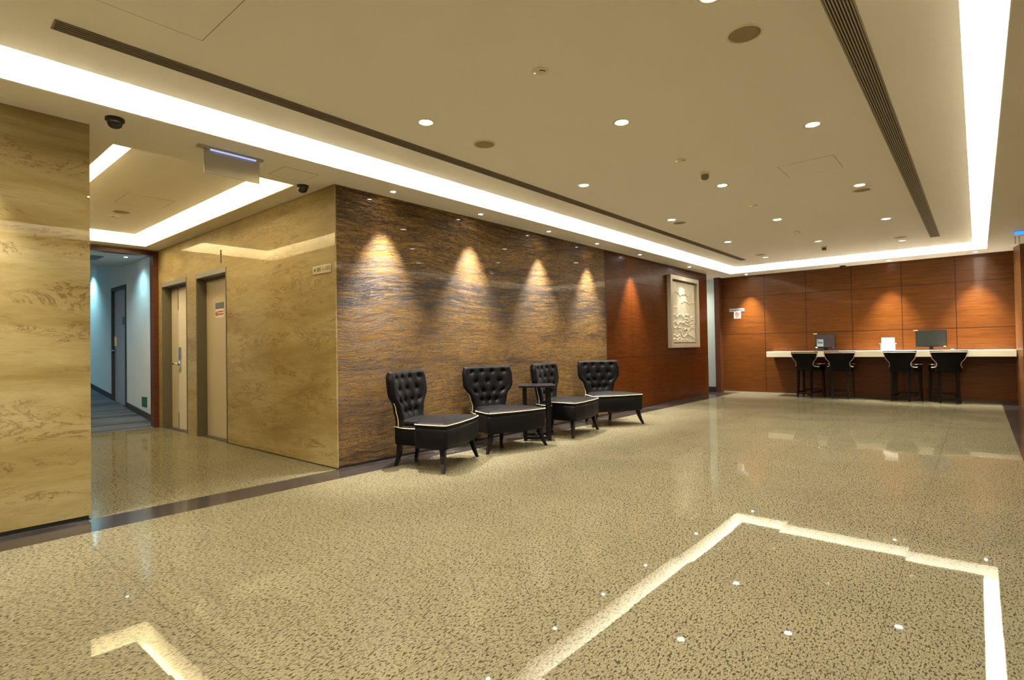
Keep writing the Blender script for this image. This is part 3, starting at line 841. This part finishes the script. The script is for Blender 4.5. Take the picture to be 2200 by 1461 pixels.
def lounge_chair():
    t = thing('lounge_chair', '', 'chair', group='black tufted lounge chairs along the stone wall')
    half = [(-.29, .225), (-.02, .255), (.0, .355), (.30, .395), (.345, .385)]
    poly = [(x, -y) for x, y in half] + [(.372, -.15), (.372, .15)] + [(x, y) for x, y in half[::-1]]
    body = rounded(poly, .03, 3)
    bm = nb(); loft(bm, body, [(.02, .205), (.004, .215), (0, .25), (0, .38), (.006, .392)], .0)
    obj('seat', bm, 'satin', t, True)
    # T cushion on the front half, crowned
    c_poly = [(-.27, -.205), (-.02, -.235), (.0, -.350), (.30, -.392), (.345, -.382), (.370, -.15), (.370, .15), (.345, .382), (.30, .392), (.0, .350), (-.02, .235), (-.27, .205)]
    bm = nb(); loft(bm, rounded(c_poly, .028, 3), [(.004, .385), (0, .395), (.001, .425), (.012, .438), (.035, .446)], .022)
    obj('cushion', bm, 'satin', t, True)
    # piping round the front of the cushion
    pp = rounded([(-.02, -.237), (.0, -.353), (.30, -.396), (.348, -.386), (.374, -.15), (.374, .15), (.348, .386), (.30, .396), (.0, .353), (-.02, .237)], .026, 4)
    bm = nb(); tube(bm, [(x, y, .428) for x, y in pp[5:-5]], .0052, 8); obj('piping', bm, 'piping', t)
    tufts = []
    for r_, (tt, us) in enumerate([(.88, (-.66, -.22, .22, .66)), (.67, (-.50, 0, .50)), (.46, (-.66, -.24, .24, .66)), (.27, (-.42, .0, .42))]):
        tufts += [(u, tt) for u in us]
    tab = [(0, .235), (.16, .225), (.34, .25), (.62, .345), (.84, .345), (1, .325)]
    bm, pt = backrest_mesh(tab,   .37, .915, -.245, -.310, .060, .085, tufts)
    br = obj('backrest', bm, 'satin', t)
    for tu, tt in tufts:
        p = pt(tu, tt, 1); bm = nb(); lathe(bm, [(0, .006), (.006, .005), (.009, 0), (.006, -.003), (0, -.004)], 10)
        for v in bm.verts: v.co = Vector((v.co.z+p.x+.002, v.co.x+p.y, v.co.y+p.z))
        obj('button', bm, 'satin', br, True)
    # piping down the outer back edges and forward along the seat
    for s in (-1, 1):
        pts = []
        for k in range(15):
            q = pt(s, .45-.41*k/14, -1); pts.append((q.x-.002, q.y+s*.003, q.z))
        pts += [(-.285, s*.230, .385), (-.20, s*.240, .372), (-.10, s*.252, .370), (-.02, s*.262, .372)]
        bm = nb(); tube(bm, pts, .005, 8); obj('piping', bm, 'piping', t)
    for sx, sy in ((1, -1), (1, 1), (-1, -1), (-1, 1)):
        bm = nb()
        if sx > 0: P = [(.285, .335, .22), (.290, .345, .15), (.300, .368, .08), (.318, .405, 0)]
        else: P = [(-.245, .185, .22), (-.250, .188, .15), (-.262, .193, .08), (-.285, .202, 0)]
        bar(bm, [(x, y*sy, z) for x, y, z in P], [(.026, .026), (.023, .023), (.019, .019), (.015, .015)])
        bmesh.ops.bevel(bm, geom=list(bm.edges), offset=.003, segments=1, affect='EDGES')
        obj('leg', bm, 'leg_black', t)
    return t
LC = lounge_chair(); LC.location = (-4.13, 3.59, 0); LC.rotation_euler = (0, 0, R(22))
LC['label'] = 'black tufted chair nearest the camera, first of the row by the stone wall'
dup(LC, (-4.20, 4.70, 0), R(-13), 'black tufted chair second in the row, just before the small black table')
dup(LC, (-4.19, 5.93, 0), R(10), 'black tufted chair third in the row, half hidden behind the small black table')
dup(LC, (-4.17, 7.02, 0), R(-30), 'black tufted chair farthest in the row, in front of the red-brown wood')

def side_table():
    t = thing('side_table', 'small square black side table between the second and third tufted chairs', 'table', (-4.165, 5.325, 0), R(41))
    obj('top', B(-.22, .22, -.22, .22, .645, .668, bev=.003), 'leg_black', t)
    for x, y in ((.145, -.145), (.145, .145), (-.145, -.145), (-.145, .145)):
        obj('leg', B(x-.022, x+.022, y-.022, y+.022, 0, .645), 'leg_black', t)
    obj('stretcher', B(-.123, .123, -.160, -.130, .02, .05), 'leg_black', t)
    obj('stretcher', B(-.123, .123, .130, .160, .02, .05), 'leg_black', t)
    obj('stretcher', B(-.015, .015, -.130, .130, .02, .05), 'leg_black', t)
side_table()

def bar_stool():
    t = thing('bar_stool', '', 'stool', group='black bar stools at the far counter')
    half = [(-.20, .165), (-.04, .18), (-.02, .218), (.20, .235), (.235, .222)]
    poly = [(x, -y) for x, y in half] + [(.25, 0)] + [(x, y) for x, y in half[::-1]]
    bm = nb(); loft(bm, rounded(poly, .025, 3), [(.015, .555), (0, .565), (0, .655), (.006, .665)]); obj('seat', bm, 'satin', t, True)
    c = [(x, y*.985) for x, y in poly]
    bm = nb(); loft(bm, rounded(c, .025, 3), [(.004, .66), (0, .668), (.001, .69), (.02, .70)], .016); obj('cushion', bm, 'satin', t, True)
    pp = rounded([(-.04, -.182), (-.02, -.221), (.20, -.238), (.238, -.225), (.253, 0), (.238, .225), (.20, .238), (-.02, .221), (-.04, .182)], .024, 4)
    bm = nb(); tube(bm, [(x, y, .692) for x, y in pp[5:-5]], .0055, 8); obj('piping', bm, 'piping', t)
    tab = [(0, .195), (.12, .178), (.36, .172), (.72, .250), (.9, .268), (1, .272)]
    bm, pt = backrest_mesh(tab, .565, .955, -.165, -.215, .04, .05, None, 32, 36)
    br = obj('backrest', bm, 'satin', t)
    pts = []
    for k in range(22): q = pt(-1, .30+.62*k/21, -1); pts.append((q.x-.004, q.y+.002, q.z))
    for k in range(1, 20): q = pt(-.97+1.94*k/20, .93, -1); pts.append((q.x-.004, q.y, q.z-.006))
    for k in range(22): q = pt(1, .92-.62*k/21, -1); pts.append((q.x-.004, q.y-.002, q.z))
    lo = pts[0]; hi = pts[-1]
    pre = [(-.02, -.224, .640), (-.08, -.215, .638), (-.15, -.192, .648)]
    post = [(p[0], -p[1], p[2]) for p in pre[::-1]]
    bm = nb(); tube(bm, pre+pts+post, .0075, 8); obj('piping', bm, 'piping', t)
    for sx, sy in ((1, -1), (1, 1), (-1, -1), (-1, 1)):
        bm = nb(); x, y = (.19, .20) if sx > 0 else (-.165, .13)
        bar(bm, [(sx*0+x, sy*y, .57), (x*1.02, sy*y*1.01, .3), (x*(1.08 if sx > 0 else 1.2), sy*y*1.08, 0)], [(.023, .023), (.020, .020), (.017, .017)])
        obj('leg', bm, 'leg_black', t)
    obj('footrest', B(-.17, .19, -.165, -.145, .10, .125), 'leg_black', t); obj('footrest', B(-.17, .19, .145, .165, .10, .125), 'leg_black', t)
    obj('footrest', B(-.185, -.165, -.12, .12, .065, .095), 'leg_black', t); obj('footrest', B(.185, .205, -.19, .19, .13, .155), 'leg_black', t)
    return t
BS = bar_stool(); BS.location = (-2.71, 12.73, 0); BS.rotation_euler = (0, 0, R(90-14))
BS['label'] = 'black stool with cream piping, leftmost of four at the far counter'
dup(BS, (-2.13, 12.73, 0), R(90+4), 'black stool with cream piping, second from the left beneath the noted screen')
dup(BS, (-1.085, 12.73, 0), R(90-14), 'black stool with cream piping, third from the left beside the white printer')
dup(BS, (-.45, 12.73, 0), R(90+13), 'black stool with cream piping, rightmost of four at the far counter')

# ================================================================== COUNTER AND WHAT STANDS ON IT
CT = .952
o = obj('counter', B(-3.53, .497, 12.70, YB-.001, CT-.118, CT, bev=.004), 'counter_white')
tag(o, 'long cream floating counter fixed to the far wood wall', 'counter')
def monitor(x, y, tilt, wd, ht, label, note):
    t = thing('monitor', label, 'monitor', (x, y, CT), R(tilt))
    zb = .062
    obj('bezel', B(-wd/2, wd/2, -.018, .022, zb, zb+ht, bev=.004), 'black_plastic', t)
    obj('screen', B(-wd/2+.014, wd/2-.014, -.0195, -.018, zb+.02, zb+ht-.014), 'screen_grey' if note else 'screen_dark', t)
    obj('stand_neck', B(-.03, .03, -.01, .03, .010, zb), 'black_plastic', t)
    bm = nb(); lathe(bm, [(0, 0), (.11, 0), (.11, .006), (.03, .012), (0, .012)], 24); 
    for v in bm.verts: v.co.y *= .75
    obj('stand_foot', bm, 'black_plastic', t)
    obj('tag', B(-wd/2-.035, -wd/2+.035, -.021, -.010, zb+ht-.006, zb+ht+.012), 'tan', t)
    if note:
        obj('note', B(-wd/2+.03, -wd/2+.155, -.0215, -.0195, zb+.035, zb+.185), 'paper_blue', t)
        bm = nb()
        for i in range(4): box(bm, -wd/2+.045+i*.025, -wd/2+.065+i*.025, -.0225, -.0215, zb+.10, zb+.128)
        box(bm, -wd/2+.045, -wd/2+.06, -.0225, -.0215, zb+.135, zb+.165)
        obj('note_marks', bm, 'ink', t)
        obj('power_light', B(wd/2-.06, wd/2-.02, -.020, -.018, zb+.006, zb+.014), 'exit_glow', t)
        obj('power_light', B(-wd/2+.005, -wd/2+.035, -.020, -.018, zb+.006, zb+.024), 'white_led', t)
    else:
        obj('power_light', B(wd/2-.05, wd/2-.015, -.020, -.018, zb+.006, zb+.016), 'amber_led', t)
monitor(-2.43, 12.95, -5, .375, .30, 'dark computer screen with a pale note, on the left part of the counter', True)
monitor(-.672, 12.95, 3, .465, .315, 'dark grey computer screen on the right part of the counter', False)
def printer():
    t = thing('printer', 'white box printer standing upright on the counter between the two screens', 'printer', (-1.345, 12.92, CT))
    obj('body', B(-.108, .108, -.10, .10, 0, .128, bev=.006), 'white_plastic', t)
    obj('tray', B(-.130, .130, -.115, .10, .128, .140, bev=.003), 'off_white', t)
    obj('lid', B(-.098, .104, -.07, .10, .140, .252, bev=.006), 'white_plastic', t)
printer()
def keyboard(x, y, label):
    t = thing('keyboard', label, 'keyboard', (x, y, CT))
    obj('base', B(-.22, .22, -.07, .07, 0, .014, bev=.003), 'plate_bluegrey', t)
    bm = nb()
    for j in range(5):
        for i in range(15): box(bm, -.205+i*.0275, -.182+i*.0275, -.06+j*.025, -.039+j*.025, .014, .020)
    obj('keys', bm, 'black_plastic', t)
keyboard(-2.38, 12.80, 'dark flat keyboard lying before the noted screen')
keyboard(-.72, 12.80, 'dark flat keyboard lying before the plain grey screen')
o = thing('mouse', 'small dark computer mouse on the counter right of the plain screen', 'mouse', (-.36, 12.80, CT))
bm = nb(); lathe(bm, [(0, .028), (.02, .026), (.032, .012), (.034, 0), (0, 0)], 16)
for v in bm.verts: v.co.y *= 1.5
obj('shell', bm, 'plate_bluegrey', o, True)
